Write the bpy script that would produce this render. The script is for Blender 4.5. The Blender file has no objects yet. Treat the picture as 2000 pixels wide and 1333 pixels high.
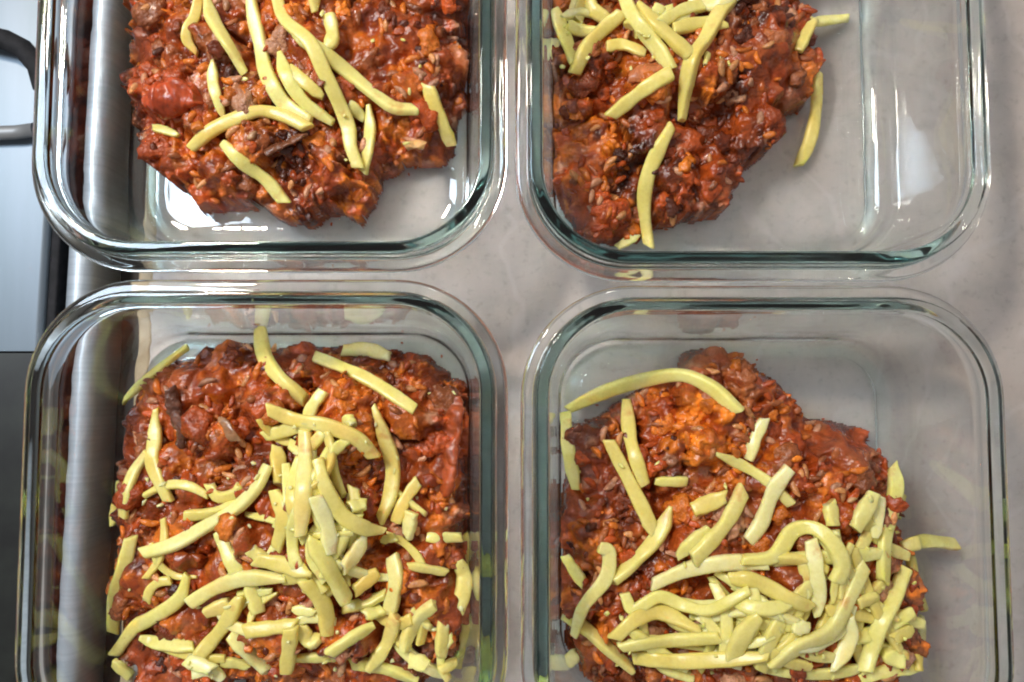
import bpy, math, random
import numpy as np
from mathutils import Vector, noise as mnoise

random.seed(7); rng = np.random.default_rng(7)
scene = bpy.context.scene
CM = 0.01                       # everything below is authored in centimetres, stored in metres

# ------------------------------------------------------------------ camera
TILT = math.radians(3.6); CAM_H = 33.3; FPX = 1595.0
cam_data = bpy.data.cameras.new("camera")
cam = bpy.data.objects.new("camera", cam_data); scene.collection.objects.link(cam)
cam.location = (0, 0, CAM_H * CM)
cam.rotation_euler = (TILT, 0, 0)
cam_data.sensor_width = 36; cam_data.lens = FPX / 2000 * 36
cam_data.clip_start = 0.01; cam_data.clip_end = 50
cam_data.dof.use_dof = True; cam_data.dof.focus_distance = 0.302; cam_data.dof.aperture_fstop = 11
scene.camera = cam
# ------------------------------------------------------------------ world (dim kitchen around the worktop)
world = bpy.data.worlds.new("World"); scene.world = world; world.use_nodes = True
bg = world.node_tree.nodes["Background"]
bg.inputs[0].default_value = (1.0, 0.95, 0.92, 1); bg.inputs[1].default_value = 0.33
# ------------------------------------------------------------------ lamps
def area(name, loc, target, size, size_y, power, color, shape='RECTANGLE'):
    l = bpy.data.lights.new(name, 'AREA'); l.shape = shape; l.size = size; l.size_y = size_y
    l.energy = power; l.color = color
    o = bpy.data.objects.new(name, l); scene.collection.objects.link(o)
    o.location = loc
    d = Vector(target) - Vector(loc)
    o.rotation_euler = d.to_track_quat('-Z', 'Y').to_euler()
    return o
area("window_light", (-0.50, 0.28, 0.70), (0, 0.02, 0), 0.17, 0.30, 3.9, (0.72, 0.86, 1.0))
area("ceiling_lamp", (-0.36, 0.39, 0.72), (0, 0, 0), 0.08, 0.08, 3.9, (1.0, 0.86, 0.71), 'DISK')
area("ceiling_lamp", (0.06, 0.62, 0.82), (0, 0, 0), 0.06, 0.06, 0.9, (1.0, 0.86, 0.71), 'DISK')
# ------------------------------------------------------------------ render look
scene.view_settings.view_transform = 'Standard'; scene.view_settings.look = 'None'
scene.view_settings.exposure = 0.0; scene.view_settings.gamma = 1.0
scene.render.engine = 'CYCLES'
cy = scene.cycles
cy.use_denoising = True; cy.max_bounces = 20; cy.transmission_bounces = 20; cy.glossy_bounces = 8
cy.diffuse_bounces = 4; cy.volume_bounces = 0; cy.transparent_max_bounces = 16
cy.filter_width = 2.0; cy.caustics_reflective = True; cy.caustics_refractive = True; cy.blur_glossy = 0.0
cy.sample_clamp_indirect = 0; cy.sample_clamp_direct = 0

# ------------------------------------------------------------------ projection helpers
_f = np.array([0, math.sin(TILT), -math.cos(TILT)]); _u = np.array([0, math.cos(TILT), math.sin(TILT)])
def at(px, py, z):
    """point (cm) seen at photo pixel px,py at height z"""
    d = _f + (px - 1000) / FPX * np.array([1., 0, 0]) - (py - 666.5) / FPX * _u
    return np.array([0, 0, CAM_H]) + (z - CAM_H) / d[2] * d

# ------------------------------------------------------------------ object helpers
def link(o, parent=None):
    scene.collection.objects.link(o)
    if parent is not None: o.parent = parent
    return o
def empty(name, loc=(0, 0, 0)):
    o = bpy.data.objects.new(name, None); o.location = [c * CM for c in loc]; o.empty_display_size = 0.02
    return link(o)
def tag(o, label=None, cat=None, group=None, kind=None):
    if label: o["label"] = label
    if cat: o["category"] = cat
    if group: o["group"] = group
    if kind: o["kind"] = kind
    return o
def mesh_obj(name, verts, faces, mat, parent=None, smooth=True, loc=(0, 0, 0), colors=None):
    me = bpy.data.meshes.new(name)
    v = np.asarray(verts, dtype=np.float64) * CM
    me.from_pydata(v.tolist() if len(v) < 40000 else v.tolist(), [], faces)
    me.materials.append(mat)
    if smooth: me.polygons.foreach_set("use_smooth", [True] * len(me.polygons))
    if colors is not None:
        a = me.color_attributes.new("tone", 'FLOAT_COLOR', 'POINT')
        c = np.ones((len(v), 4), np.float32); c[:, :3] = colors
        a.data.foreach_set("color", c.ravel())
    me.update()
    o = bpy.data.objects.new(name, me); o.location = [c * CM for c in loc]
    return link(o, parent)
def fast_mesh(name, V, F, mat, parent=None, colors=None):
    """V (n,3) cm, F (m,k) int of one face size"""
    V = np.asarray(V, np.float32) * CM; F = np.asarray(F, np.int32)
    me = bpy.data.meshes.new(name)
    me.vertices.add(len(V)); me.vertices.foreach_set("co", V.ravel())
    k = F.shape[1]
    me.loops.add(F.size); me.loops.foreach_set("vertex_index", F.ravel())
    me.polygons.add(len(F)); me.polygons.foreach_set("loop_start", np.arange(0, F.size, k, dtype=np.int32))
    me.polygons.foreach_set("use_smooth", np.ones(len(F), bool))
    me.materials.append(mat)
    if colors is not None:
        a = me.color_attributes.new("tone", 'FLOAT_COLOR', 'POINT')
        c = np.ones((len(V), 4), np.float32); c[:, :3] = colors
        a.data.foreach_set("color", c.ravel())
    me.update(calc_edges=True); me.validate()
    o = bpy.data.objects.new(name, me)
    return link(o, parent)

# ------------------------------------------------------------------ materials
def new_mat(name):
    m = bpy.data.materials.new(name); m.use_nodes = True
    nt = m.node_tree; b = nt.nodes["Principled BSDF"]
    return m, nt, b
def N(nt, t, **k):
    n = nt.nodes.new(t)
    for a, v in k.items(): setattr(n, a, v)
    return n
def objcoord(nt, scale=(1, 1, 1)):
    tc = N(nt, "ShaderNodeTexCoord"); mp = N(nt, "ShaderNodeMapping"); mp.inputs["Scale"].default_value = scale
    nt.links.new(tc.outputs["Object"], mp.inputs[0]); return mp.outputs[0]
def tex(nt, vec, scale, detail=3, rough=0.55, kind="ShaderNodeTexNoise", **k):
    n = N(nt, kind, **k); n.inputs["Scale"].default_value = scale
    if "Detail" in n.inputs: n.inputs["Detail"].default_value = detail
    if kind == "ShaderNodeTexNoise": n.inputs["Roughness"].default_value = rough
    nt.links.new(vec, n.inputs["Vector"]); return n
def ramp(nt, fac, stops):
    r = N(nt, "ShaderNodeValToRGB"); e = r.color_ramp.elements
    while len(e) < len(stops): e.new(0.5)
    for i, (p, c) in enumerate(stops): e[i].position = p; e[i].color = (*c, 1)
    nt.links.new(fac, r.inputs[0]); return r.outputs[0]
def mix(nt, a, b, fac, mode='MIX'):
    m = N(nt, "ShaderNodeMix", data_type='RGBA', blend_type=mode)
    for i, v in ((6, a), (7, b)):
        if hasattr(v, "links"): nt.links.new(v, m.inputs[i])
        else: m.inputs[i].default_value = (*v, 1)
    if hasattr(fac, "links"): nt.links.new(fac, m.inputs[0])
    else: m.inputs[0].default_value = fac
    return m.outputs[2]
def bump(nt, b, h, strength, dist):
    n = N(nt, "ShaderNodeBump"); n.inputs["Strength"].default_value = strength; n.inputs["Distance"].default_value = dist
    nt.links.new(h, n.inputs["Height"]); nt.links.new(n.outputs[0], b.inputs["Normal"]); return n

# counter: pale grey laminate with faint mottling and veins
M_counter, nt, b = new_mat("laminate_counter")
v = objcoord(nt)
n1 = tex(nt, v, 14, 5, 0.6); n2 = tex(nt, v, 260, 3, 0.6); n3 = tex(nt, v, 60, 6, 0.65)
c = ramp(nt, n1.outputs[0], [(0.3, (0.42, 0.375, 0.345)), (0.7, (0.53, 0.48, 0.45))])
c = mix(nt, c, ramp(nt, n3.outputs[0], [(0.3, (0.80, 0.80, 0.80)), (0.5, (0.97, 0.97, 0.97)), (0.72, (1.08, 1.07, 1.07))]), 0.8, 'MULTIPLY')
c = mix(nt, c, ramp(nt, n2.outputs[0], [(0.30, (0.60, 0.57, 0.55)), (0.44, (1, 1, 1))]), 0.4, 'MULTIPLY')
wv = tex(nt, v, 5.5, 4, kind="ShaderNodeTexWave"); wv.inputs["Distortion"].default_value = 22; wv.inputs["Detail Scale"].default_value = 1.4
c = mix(nt, c, (0.74, 0.72, 0.73), ramp(nt, wv.outputs[1], [(0.95, (0, 0, 0)), (1.0, (0.12, 0.12, 0.12))]))
nt.links.new(c, b.inputs["Base Color"]); b.inputs["Roughness"].default_value = 0.42
bump(nt, b, n2.outputs[0], 0.12, 0.0004)
# beige edge band
M_beige, nt, b = new_mat("beige_edge_band")
v = objcoord(nt); n1 = tex(nt, v, 90, 5)
nt.links.new(ramp(nt, n1.outputs[0], [(0.3, (0.36, 0.27, 0.16)), (0.7, (0.50, 0.39, 0.25))]), b.inputs["Base Color"]); b.inputs["Roughness"].default_value = 0.5
# brushed aluminium
M_alu, nt, b = new_mat("brushed_aluminium")
v = objcoord(nt, (4, 400, 4)); n1 = tex(nt, v, 2, 2)
nt.links.new(ramp(nt, n1.outputs[0], [(0.3, (0.44, 0.51, 0.58)), (0.7, (0.55, 0.62, 0.69))]), b.inputs["Base Color"])
b.inputs["Metallic"].default_value = 0.6; b.inputs["Roughness"].default_value = 0.45
bump(nt, b, n1.outputs[0], 0.15, 0.0002)
# stove steel, pale blue-grey
M_steel, nt, b = new_mat("stove_steel")
v = objcoord(nt, (30, 3, 30)); n1 = tex(nt, v, 3, 4)
nt.links.new(ramp(nt, n1.outputs[0], [(0.3, (0.13, 0.17, 0.205)), (0.7, (0.155, 0.195, 0.24))]), b.inputs["Base Color"])
b.inputs["Metallic"].default_value = 0.3; b.inputs["Roughness"].default_value = 0.4
# black rubber / iron, dark recess
M_black, nt, b = new_mat("black_iron")
v = objcoord(nt); n1 = tex(nt, v, 250, 4)
nt.links.new(ramp(nt, n1.outputs[0], [(0.3, (0.008, 0.009, 0.011)), (0.7, (0.02, 0.02, 0.024))]), b.inputs["Base Color"]); b.inputs["Roughness"].default_value = 0.75; b.inputs["Specular IOR Level"].default_value = 0.25
bump(nt, b, n1.outputs[0], 0.3, 0.0003)
M_panel, nt, b = new_mat("black_enamel_panel")
v = objcoord(nt); n1 = tex(nt, v, 60, 5)
nt.links.new(ramp(nt, n1.outputs[0], [(0.35, (0.004, 0.005, 0.005)), (0.7, (0.014, 0.018, 0.015))]), b.inputs["Base Color"]); b.inputs["Roughness"].default_value = 0.4
M_recess, nt, b = new_mat("dark_brown_recess")
v = objcoord(nt); n1 = tex(nt, v, 40, 5)
nt.links.new(ramp(nt, n1.outputs[0], [(0.3, (0.010, 0.008, 0.008)), (0.7, (0.03, 0.022, 0.020))]), b.inputs["Base Color"]); b.inputs["Roughness"].default_value = 0.6
M_greymetal, nt, b = new_mat("grey_metal")
v = objcoord(nt); n1 = tex(nt, v, 90, 4)
nt.links.new(ramp(nt, n1.outputs[0], [(0.3, (0.22, 0.23, 0.24)), (0.7, (0.30, 0.31, 0.32))]), b.inputs["Base Color"]); b.inputs["Roughness"].default_value = 0.45; b.inputs["Metallic"].default_value = 0.4
# glass
M_glass, nt, b = new_mat("clear_green_tinged_glass")
b.inputs["Base Color"].default_value = (1, 1, 1, 1); b.inputs["Roughness"].default_value = 0.0
b.inputs["IOR"].default_value = 1.5; b.inputs["Transmission Weight"].default_value = 1.0
v = objcoord(nt); n1 = tex(nt, v, 34, 2, 0.4)
bump(nt, b, n1.outputs[0], 0.25, 0.0016)
va = N(nt, "ShaderNodeVolumeAbsorption"); va.inputs[0].default_value = (0.30, 0.78, 0.75, 1); va.inputs[1].default_value = 10
nt.links.new(va.outputs[0], nt.nodes["Material Output"].inputs["Volume"])
# food
def food_mat(name, rough, coat, bumpd, nscale, sss=0.12, gran=620):
    m, nt, b = new_mat(name)
    at_ = N(nt, "ShaderNodeAttribute", attribute_name="tone")
    v = objcoord(nt); n1 = tex(nt, v, nscale, 4, 0.65); n2 = tex(nt, v, nscale * 0.28, 3, 0.6)
    c = mix(nt, at_.outputs["Color"], ramp(nt, n1.outputs[0], [(0.25, (0.45, 0.36, 0.32)), (0.5, (0.95, 0.95, 0.95)), (0.75, (1.45, 1.35, 1.2))]), 0.8, 'MULTIPLY')
    c = mix(nt, c, ramp(nt, n2.outputs[0], [(0.3, (0.6, 0.42, 0.35)), (0.55, (1, 1, 1)), (0.75, (1.35, 1.3, 1.1))]), 0.7, 'MULTIPLY')
    nt.links.new(c, b.inputs["Base Color"])
    nt.links.new(ramp(nt, n2.outputs[0], [(0.3, (rough * 0.6,) * 3), (0.7, (rough * 1.6,) * 3)]), b.inputs["Roughness"])
    b.inputs["Coat Weight"].default_value = coat; b.inputs["Coat Roughness"].default_value = 0.10
    b.inputs["Subsurface Weight"].default_value = sss; b.inputs["Subsurface Radius"].default_value = (1, 0.35, 0.15)
    b.inputs["Subsurface Scale"].default_value = 0.0018
    bn = bump(nt, b, n1.outputs[0], 0.7, bumpd)
    vo = tex(nt, v, gran, 0, kind="ShaderNodeTexVoronoi", feature='SMOOTH_F1')
    mm = N(nt, "ShaderNodeMath", operation='MULTIPLY'); nt.links.new(vo.outputs["Distance"], mm.inputs[0]); nt.links.new(n2.outputs[0], mm.inputs[1])
    b2 = N(nt, "ShaderNodeBump", invert=True); b2.inputs["Strength"].default_value = 0.8; b2.inputs["Distance"].default_value = 0.0011
    nt.links.new(mm.outputs[0], b2.inputs["Height"]); nt.links.new(bn.outputs[0], b2.inputs["Normal"]); nt.links.new(b2.outputs[0], b.inputs["Normal"])
    return m
M_sauce = food_mat("tomato_meat_sauce", 0.19, 0.15, 0.0012, 260)
M_mince = food_mat("cooked_mince", 0.24, 0.12, 0.0012, 340)
M_tomato = food_mat("tomato_flesh", 0.32, 0.15, 0.0006, 200, 0.25, 300)
# cheese
M_cheese, nt, b = new_mat("shredded_cheese")
v = objcoord(nt); n1 = tex(nt, v, 700, 4, 0.7); n2 = tex(nt, v, 110, 3, 0.6)
oi = N(nt, "ShaderNodeObjectInfo")
c = ramp(nt, n2.outputs[0], [(0.3, (0.80, 0.72, 0.22)), (0.7, (0.88, 0.82, 0.36))])
c = mix(nt, c, ramp(nt, oi.outputs["Random"], [(0.0, (0.90, 0.82, 0.60)), (0.35, (1, 0.99, 0.95)), (0.7, (0.98, 1.0, 0.9)), (1.0, (1.08, 1.12, 1.6))]), 0.9, 'MULTIPLY')
c = mix(nt, c, ramp(nt, n1.outputs[0], [(0.3, (0.88, 0.86, 0.78)), (0.6, (1.03, 1.03, 1.03))]), 0.6, 'MULTIPLY')
# red-orange sauce smears
ns = tex(nt, v, 75, 4, 0.62)
c = mix(nt, c, (0.62, 0.20, 0.035), ramp(nt, ns.outputs[0], [(0.60, (0, 0, 0)), (0.74, (0.6, 0.6, 0.6))]))
# a little sauce soaked into the shreds that lie in it
at_ = N(nt, "ShaderNodeAttribute", attribute_name="tone")
c = mix(nt, c, at_.outputs["Color"], 1.0, 'MULTIPLY')
nt.links.new(c, b.inputs["Base Color"]); b.inputs["Roughness"].default_value = 0.26
b.inputs["Subsurface Weight"].default_value = 0.8; b.inputs["Subsurface Radius"].default_value = (1, 0.8, 0.3); b.inputs["Subsurface Scale"].default_value = 0.002
bump(nt, b, n1.outputs[0], 0.35, 0.0003)

# ================================================================== SETTING
SKEW = 0.026            # worktop edge, rail and stove run 1.5 degrees off the container rows
def box(x0, x1, y0, y1, z0, z1, bev=0.0):
    """box with its upper long edges bevelled along y"""
    if bev <= 0:
        pr = [(x0, z0), (x1, z0), (x1, z1), (x0, z1)]
    else:
        pr = [(x0, z0), (x1, z0)]
        for k in range(5):
            a = k / 4 * math.pi / 2; pr.append((x1 - bev + bev * math.cos(a), z1 - bev + bev * math.sin(a)))
        for k in range(5):
            a = math.pi / 2 + k / 4 * math.pi / 2; pr.append((x0 + bev + bev * math.cos(a), z1 - bev + bev * math.sin(a)))
    n = len(pr)
    V = [(x + (y0 - 4.8) * SKEW, y0, z) for x, z in pr] + [(x + (y1 - 4.8) * SKEW, y1, z) for x, z in pr]
    F = [(i, (i + 1) % n, n + (i + 1) % n, n + i) for i in range(n)] + [tuple(range(2 * n, 3 * n))[::-1], tuple(range(3 * n, 4 * n))]
    V = V + V                                                     # end caps keep their own vertices
    return V, F
Y0, Y1 = -45, 55
EDGE = -14.75
V, F = box(EDGE, 70, Y0, Y1, -3.8, 0.0)
ct = tag(mesh_obj("countertop", V, F, M_counter, smooth=False), "pale grey mottled laminate worktop under the glass containers", kind="structure")
V, F = box(EDGE - 0.62, EDGE - 0.002, Y0, Y1, -3.8, -0.04, 0.12)
mesh_obj("edge_band", V, F, M_beige, ct, smooth=False)
V, F = box(-19.0, EDGE - 0.622, Y0, Y1, -5.0, -2.3)
tag(mesh_obj("recess_floor", V, F, M_recess, smooth=False), "dark gap floor between worktop and stove", kind="structure")
# aluminium rail, rounded top
V, F = box(-18.35, -17.2, Y0, Y1, -2.297, 0.25, 0.57)
tag(mesh_obj("metal_rail", V, F, M_alu), "long rounded brushed aluminium strip running between stove and worktop", "rail")
# stove
st = empty("stove", (-30, 5, 0))
tag(st, "pale blue-grey steel stove top with black pan support left of the worktop", "stove")
def child(o): o.parent = st; o.matrix_parent_inverse.identity(); o.location = [-c for c in st.location]; return o
V, F = box(-60, -19.25, at(60, 686, 0)[1], Y1, -5, -0.1, 0.25)
child(mesh_obj("hob_plate", V, F, M_steel, st))
V, F = box(-19.24, -18.85, Y0, Y1, -4, -0.35, 0.1)
child(mesh_obj("seal_strip", V, F, M_black, st))
def tube(path, r, seg=10, flat=1.0):
    V = []; F = []
    P = [Vector(p) for p in path]
    for i, p in enumerate(P):
        t = (P[min(i + 1, len(P) - 1)] - P[max(i - 1, 0)]).normalized()
        s = t.cross(Vector((0, 0, 1))).normalized(); n = s.cross(t)
        for k in range(seg):
            a = 2 * math.pi * k / seg
            V.append(tuple(p + s * (r * math.cos(a)) + n * (r * flat * math.sin(a))))
    for i in range(len(P) - 1):
        for k in range(seg):
            F.append((i * seg + k, i * seg + (k + 1) % seg, (i + 1) * seg + (k + 1) % seg, (i + 1) * seg + k))
    F.append(tuple(range(seg))); F.append(tuple(range((len(P) - 1) * seg, len(P) * seg))[::-1])
    return V, F
def px_path(pts, z): return [at(x, y, z) for x, y in pts]
V, F = tube(px_path([(-160, 60), (-60, 62), (10, 78), (45, 96), (72, 128), (84, 170)], 0.7), 0.42, 10, 0.8)
child(mesh_obj("pan_support", V, F, M_black, st))
V, F = tube(px_path([(-160, 268), (-60, 262), (30, 259), (66, 254)], 0.35), 0.30, 10, 0.8)
child(mesh_obj("burner_bar", V, F, M_greymetal, st))
V, F = box(-60, -19.22, Y0, at(60, 690, 0)[1], -5, -0.05, 0.3)
child(mesh_obj("black_panel", V, F, M_panel, st))

# ================================================================== GLASS CONTAINERS
W = 16.6; R_OUT = 3.9
def chaikin(p, n=2, closed=False):
    p = [np.array(q, float) for q in p]
    for _ in range(n):
        q = [p[0]]
        for a, b_ in zip(p[:-1], p[1:]):
            q += [a * .75 + b_ * .25, a * .25 + b_ * .75]
        q.append(p[-1]); p = q
    return p
PROFILE = [(2.9, 0.13), (2.3, 0.13), (2.1, 0.03), (1.85, 0.0), (1.62, 0.02), (1.42, 0.15), (1.26, 0.5), (1.14, 1.1), (0.84, 3.0), (0.62, 4.5), (0.56, 4.80),
           (0.36, 4.86), (0.08, 4.92), (0.0, 5.02), (0.0, 5.22), (0.06, 5.34), (0.30, 5.38), (0.44, 5.39), (0.485, 5.44), (0.49, 5.7), (0.49, 5.93), (0.52, 6.0),
           (0.60, 6.02), (0.84, 6.02), (0.93, 6.0), (0.965, 5.92), (0.985, 5.4), (1.24, 3.2), (1.50, 1.5), (1.62, 0.98), (1.92, 0.62), (2.4, 0.49), (3.0, 0.47)]
PROF = chaikin(PROFILE, 2)
def rrect(half, rad, seg=14, side=8):
    pts = []
    rad = max(rad, 0.3)
    for q, (sx, sy) in enumerate(((1, 1), (-1, 1), (-1, -1), (1, -1))):
        cx, cy = sx * (half - rad), sy * (half - rad)
        for k in range(seg + 1):
            a = q * math.pi / 2 + k / seg * math.pi / 2
            pts.append((cx + rad * math.cos(a), cy + rad * math.sin(a)))
        nx, ny = ((-1, 1), (-1, -1), (1, -1), (1, 1))[q]
        p0 = pts[-1]; p1 = (nx * (half - rad) + rad * math.cos((q + 1) * math.pi / 2), ny * (half - rad) + rad * math.sin((q + 1) * math.pi / 2))
        for k in range(1, side):
            t = k / side; pts.append((p0[0] * (1 - t) + p1[0] * t, p0[1] * (1 - t) + p1[1] * t))
    return pts
def container_mesh():
    V = []; F = []; n = None
    for inset, z in PROF:
        ring = rrect(W / 2 - inset, R_OUT - inset)
        n = len(ring); V += [(x, y, z) for x, y in ring]
    m = len(PROF)
    for i in range(m - 1):
        for k in range(n):
            F.append((i * n + k, i * n + (k + 1) % n, (i + 1) * n + (k + 1) % n, (i + 1) * n + k))
    # caps: shrink rings to the centre so that normals stay clean
    for base, z, flip in ((0, PROF[0][1], True), ((m - 1) * n, PROF[-1][1], False)):
        prev = base
        for s in (0.75, 0.5, 0.25):
            st_ = len(V)
            V += [(V[base + k][0] * s, V[base + k][1] * s, z) for k in range(n)]
            for k in range(n):
                f = (prev + k, prev + (k + 1) % n, st_ + (k + 1) % n, st_ + k)
                F.append(f[::-1] if flip else f)
            prev = st_
        V.append((0, 0, z)); c_ = len(V) - 1
        for k in range(n):
            f = (prev + k, prev + (k + 1) % n, c_); F.append(f[::-1] if flip else f)
    return V, F
V, F = container_mesh()
DISH = {'TL': (-8.47, 12.45), 'TR': (8.40, 12.12), 'BL': (-8.42, -4.40), 'BR': (8.58, -4.61)}
DLAB = {'TL': "upper left square glass container, beside the stove, with meat sauce and a few cheese shreds",
        'TR': "upper right square glass container with its right third left empty",
        'BL': "lower left square glass container filled to its right wall with cheese-topped sauce",
        'BR': "lower right square glass container with the thickest heap of cheese"}
dish_obj = {}
g0 = None
for k, (x, y) in DISH.items():
    if g0 is None:
        g0 = mesh_obj("glass_container", V, F, M_glass, loc=(x, y, 0.002)); o = g0
    else:
        o = g0.copy(); link(o); o.location = (x * CM, y * CM, 0.002 * CM)
    tag(o, DLAB[k], "food container", "square glass food containers on the worktop")
    dish_obj[k] = o

# ================================================================== MEAT SAUCE
def vnoise(X, Y, s, seed):
    r = np.random.default_rng(seed); L = r.random((64, 64))
    x = X / s + 20.3; y = Y / s + 20.7
    xi = np.floor(x).astype(int); yi = np.floor(y).astype(int); fx = x - xi; fy = y - yi
    fx = fx * fx * (3 - 2 * fx); fy = fy * fy * (3 - 2 * fy)
    g = lambda a, b_: L[a % 64, b_ % 64]
    return (g(xi, yi) * (1 - fx) + g(xi + 1, yi) * fx) * (1 - fy) + (g(xi, yi + 1) * (1 - fx) + g(xi + 1, yi + 1) * fx) * fy
def poly_sd(X, Y, P):
    """distance inside a polygon (positive inside)"""
    P = np.asarray(P); d = np.full(X.shape, 1e9); ins = np.zeros(X.shape, bool)
    for a, b_ in zip(P, np.roll(P, -1, 0)):
        e = b_ - a; L = e @ e + 1e-12
        t = np.clip(((X - a[0]) * e[0] + (Y - a[1]) * e[1]) / L, 0, 1)
        d = np.minimum(d, np.hypot(X - a[0] - t * e[0], Y - a[1] - t * e[1]))
        c_ = ((a[1] > Y) != (b_[1] > Y)) & (X < (b_[0] - a[0]) * (Y - a[1]) / (b_[1] - a[1] + 1e-12) + a[0])
        ins ^= c_
    return np.where(ins, d, -d)
def rrect_sd(X, Y, half, rad):
    qx = np.abs(X) - (half - rad); qy = np.abs(Y) - (half - rad)
    return -(np.hypot(np.maximum(qx, 0), np.maximum(qy, 0)) + np.minimum(np.maximum(qx, qy), 0) - rad)

OUT = {
 'TL': [(250, -420), (250, 60), (243, 180), (255, 230), (285, 262), (300, 320), (330, 352), (375, 385), (400, 415), (450, 405), (500, 398), (545, 432), (600, 432), (640, 412), (700, 432), (724, 395), (745, 345), (790, 315), (870, 320), (888, 280), (905, 200), (925, 100), (925, -420)],
 'TR': [(1062, -420), (1062, 250), (1082, 350), (1108, 420), (1160, 472), (1200, 480), (1245, 470), (1300, 438), (1350, 430), (1410, 412), (1442, 370), (1440, 335), (1505, 295), (1520, 225), (1575, 190), (1602, 115), (1575, 50), (1560, -420)],
 'BL': [(200, 1700), (200, 1050), (198, 970), (192, 890), (235, 850), (258, 790), (300, 730), (350, 700), (400, 678), (460, 668), (520, 680), (620, 668), (700, 688), (780, 690), (850, 705), (905, 755), (940, 830), (940, 1700)],
 'BR': [(1100, 1700), (1100, 950), (1110, 830), (1190, 812), (1232, 785), (1262, 755), (1328, 720), (1340, 690), (1400, 688), (1470, 698), (1520, 740), (1560, 800), (1620, 825), (1705, 842), (1722, 880), (1733, 920), (1740, 1000), (1765, 1100), (1780, 1200), (1785, 1700)]}
# mounds (px, py, radius cm, extra height cm)
MOUND = {
 'TL': [(330, 190, 1.6, .8), (600, 120, 3.4, .7), (450, 340, 1.8, .4), (680, 370, 1.3, .3), (830, 150, 2.0, .3), (560, 330, 1.0, -.7), (480, 180, 1.5, .5)],
 'TR': [(1480, 100, 2.2, 1.0), (1160, 230, 1.5, .5), (1270, 150, 2.2, .7), (1220, 340, 0.9, -.8), (1330, 320, 1.8, .2), (1180, 430, 1.4, .2)],
 'BL': [(430, 760, 1.8, .6), (590, 900, 3.0, .8), (860, 880, 1.2, .2), (350, 840, 1.2, .3), (560, 1150, 4.0, .9), (640, 880, .9, .3)],
 'BR': [(1440, 740, 1.6, .7), (1360, 850, 1.3, .8), (1640, 900, 2.2, .7), (1170, 860, 1.2, .3), (1550, 1150, 5.0, 1.5), (1150, 1000, 1.5, .0)]}
PAL = dict(dark=(0.085, 0.018, 0.006), red=(0.44, 0.076, 0.011), brown=(0.37, 0.112, 0.034), orange=(0.66, 0.18, 0.019), pink=(0.55, 0.27, 0.15), deep=(0.20, 0.037, 0.007), bright=(0.82, 0.23, 0.018), tan=(0.55, 0.33, 0.17), rice=(0.62, 0.28, 0.10))
def pick(names, weights, n, r): 
    idx = r.choice(len(names), n, p=np.array(weights) / sum(weights)); A = np.array([PAL[k] for k in names])
    return A[idx] * r.uniform(0.75, 1.25, (n, 1))
# colour patches; the 'dark' ones paint in the shade of deep hollows (px, py, radius px, colour, weight)
PATCH = {
 'TL': [(330, 200, 75, 'red', .9), (370, 180, 30, 'bright', .7), (320, 120, 40, 'brown', .7), (470, 75, 30, 'orange', .7), (585, 310, 55, 'dark', .9), (700, 60, 60, 'orange', .5), (780, 60, 50, 'deep', .7), (700, 370, 35, 'bright', .5), (560, 420, 25, 'bright', .6), (450, 190, 50, 'pink', .5), (430, 370, 35, 'orange', .5)],
 'TR': [(1250, 140, 60, 'orange', .6), (1180, 250, 55, 'bright', .5), (1250, 330, 55, 'dark', .9), (1400, 270, 80, 'deep', .8), (1480, 70, 70, 'brown', .6), (1530, 40, 40, 'dark', .8), (1420, 370, 50, 'red', .8), (1180, 430, 60, 'red', .5), (1570, 130, 40, 'orange', .5), (1130, 200, 30, 'deep', .5)],
 'BL': [(370, 780, 50, 'deep', .7), (520, 860, 60, 'red', .6), (870, 870, 60, 'red', .95), (860, 1000, 60, 'orange', .5), (480, 1030, 50, 'brown', .7), (370, 950, 50, 'brown', .4), (840, 1150, 50, 'deep', .8), (290, 1130, 40, 'orange', .5), (430, 690, 60, 'deep', .5), (750, 700, 60, 'deep', .5)],
 'BR': [(1360, 850, 65, 'bright', .85), (1430, 730, 70, 'brown', .6), (1160, 880, 60, 'deep', .6), (1190, 980, 60, 'deep', .7), (1560, 830, 40, 'orange', .5), (1660, 880, 60, 'brown', .6), (1640, 960, 60, 'red', .8), (1300, 1010, 50, 'red', .5), (1150, 1090, 40, 'orange', .5), (1230, 1150, 60, 'deep', .6)]}
HBASE = {'TL': 2.45, 'TR': 2.35, 'BL': 2.3, 'BR': 2.1}
ICO = {}
import bmesh
def ico(sub):
    if sub not in ICO:
        bm = bmesh.new(); bmesh.ops.create_icosphere(bm, subdivisions=sub, radius=1)
        ICO[sub] = (np.array([v.co[:] for v in bm.verts]), np.array([[v.index for v in f.verts] for f in bm.faces])); bm.free()
    return ICO[sub]
def lumpy(sub, seed, amp, freq):
    V0, F0 = ico(sub); off = Vector((seed * 3.1, seed * 1.7, 0)); V1 = V0.copy()
    for i, p in enumerate(V0):
        q = Vector(p) * freq + off
        V1[i] = p * (1 + amp * (mnoise.noise(q) * 1.2 + 0.5 * mnoise.noise(q * 2.3)))
    return V1, F0
def chunk(sub, seed, ncut=7, fine=.10):
    # torn, cut-faced crumb: noise ball with flattened faces and a fine rough skin
    V1, F0 = lumpy(sub, seed, 0.55, 1.2); r = np.random.default_rng(seed)
    for _ in range(ncut):
        n = r.normal(size=3); n /= np.linalg.norm(n); o_ = r.uniform(.45, .85)
        dd = V1 @ n - o_; V1 = V1 - np.where(dd > 0, dd * .85, 0)[:, None] * n
    if sub >= 3:
        for i, p in enumerate(V1):
            q = Vector(p) * 3.2 + Vector((seed, 0, 0))
            V1[i] = p * (1 + fine * (mnoise.noise(q) + .6 * mnoise.noise(q * 2.1)) * 1.6)
    return V1, F0
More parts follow.
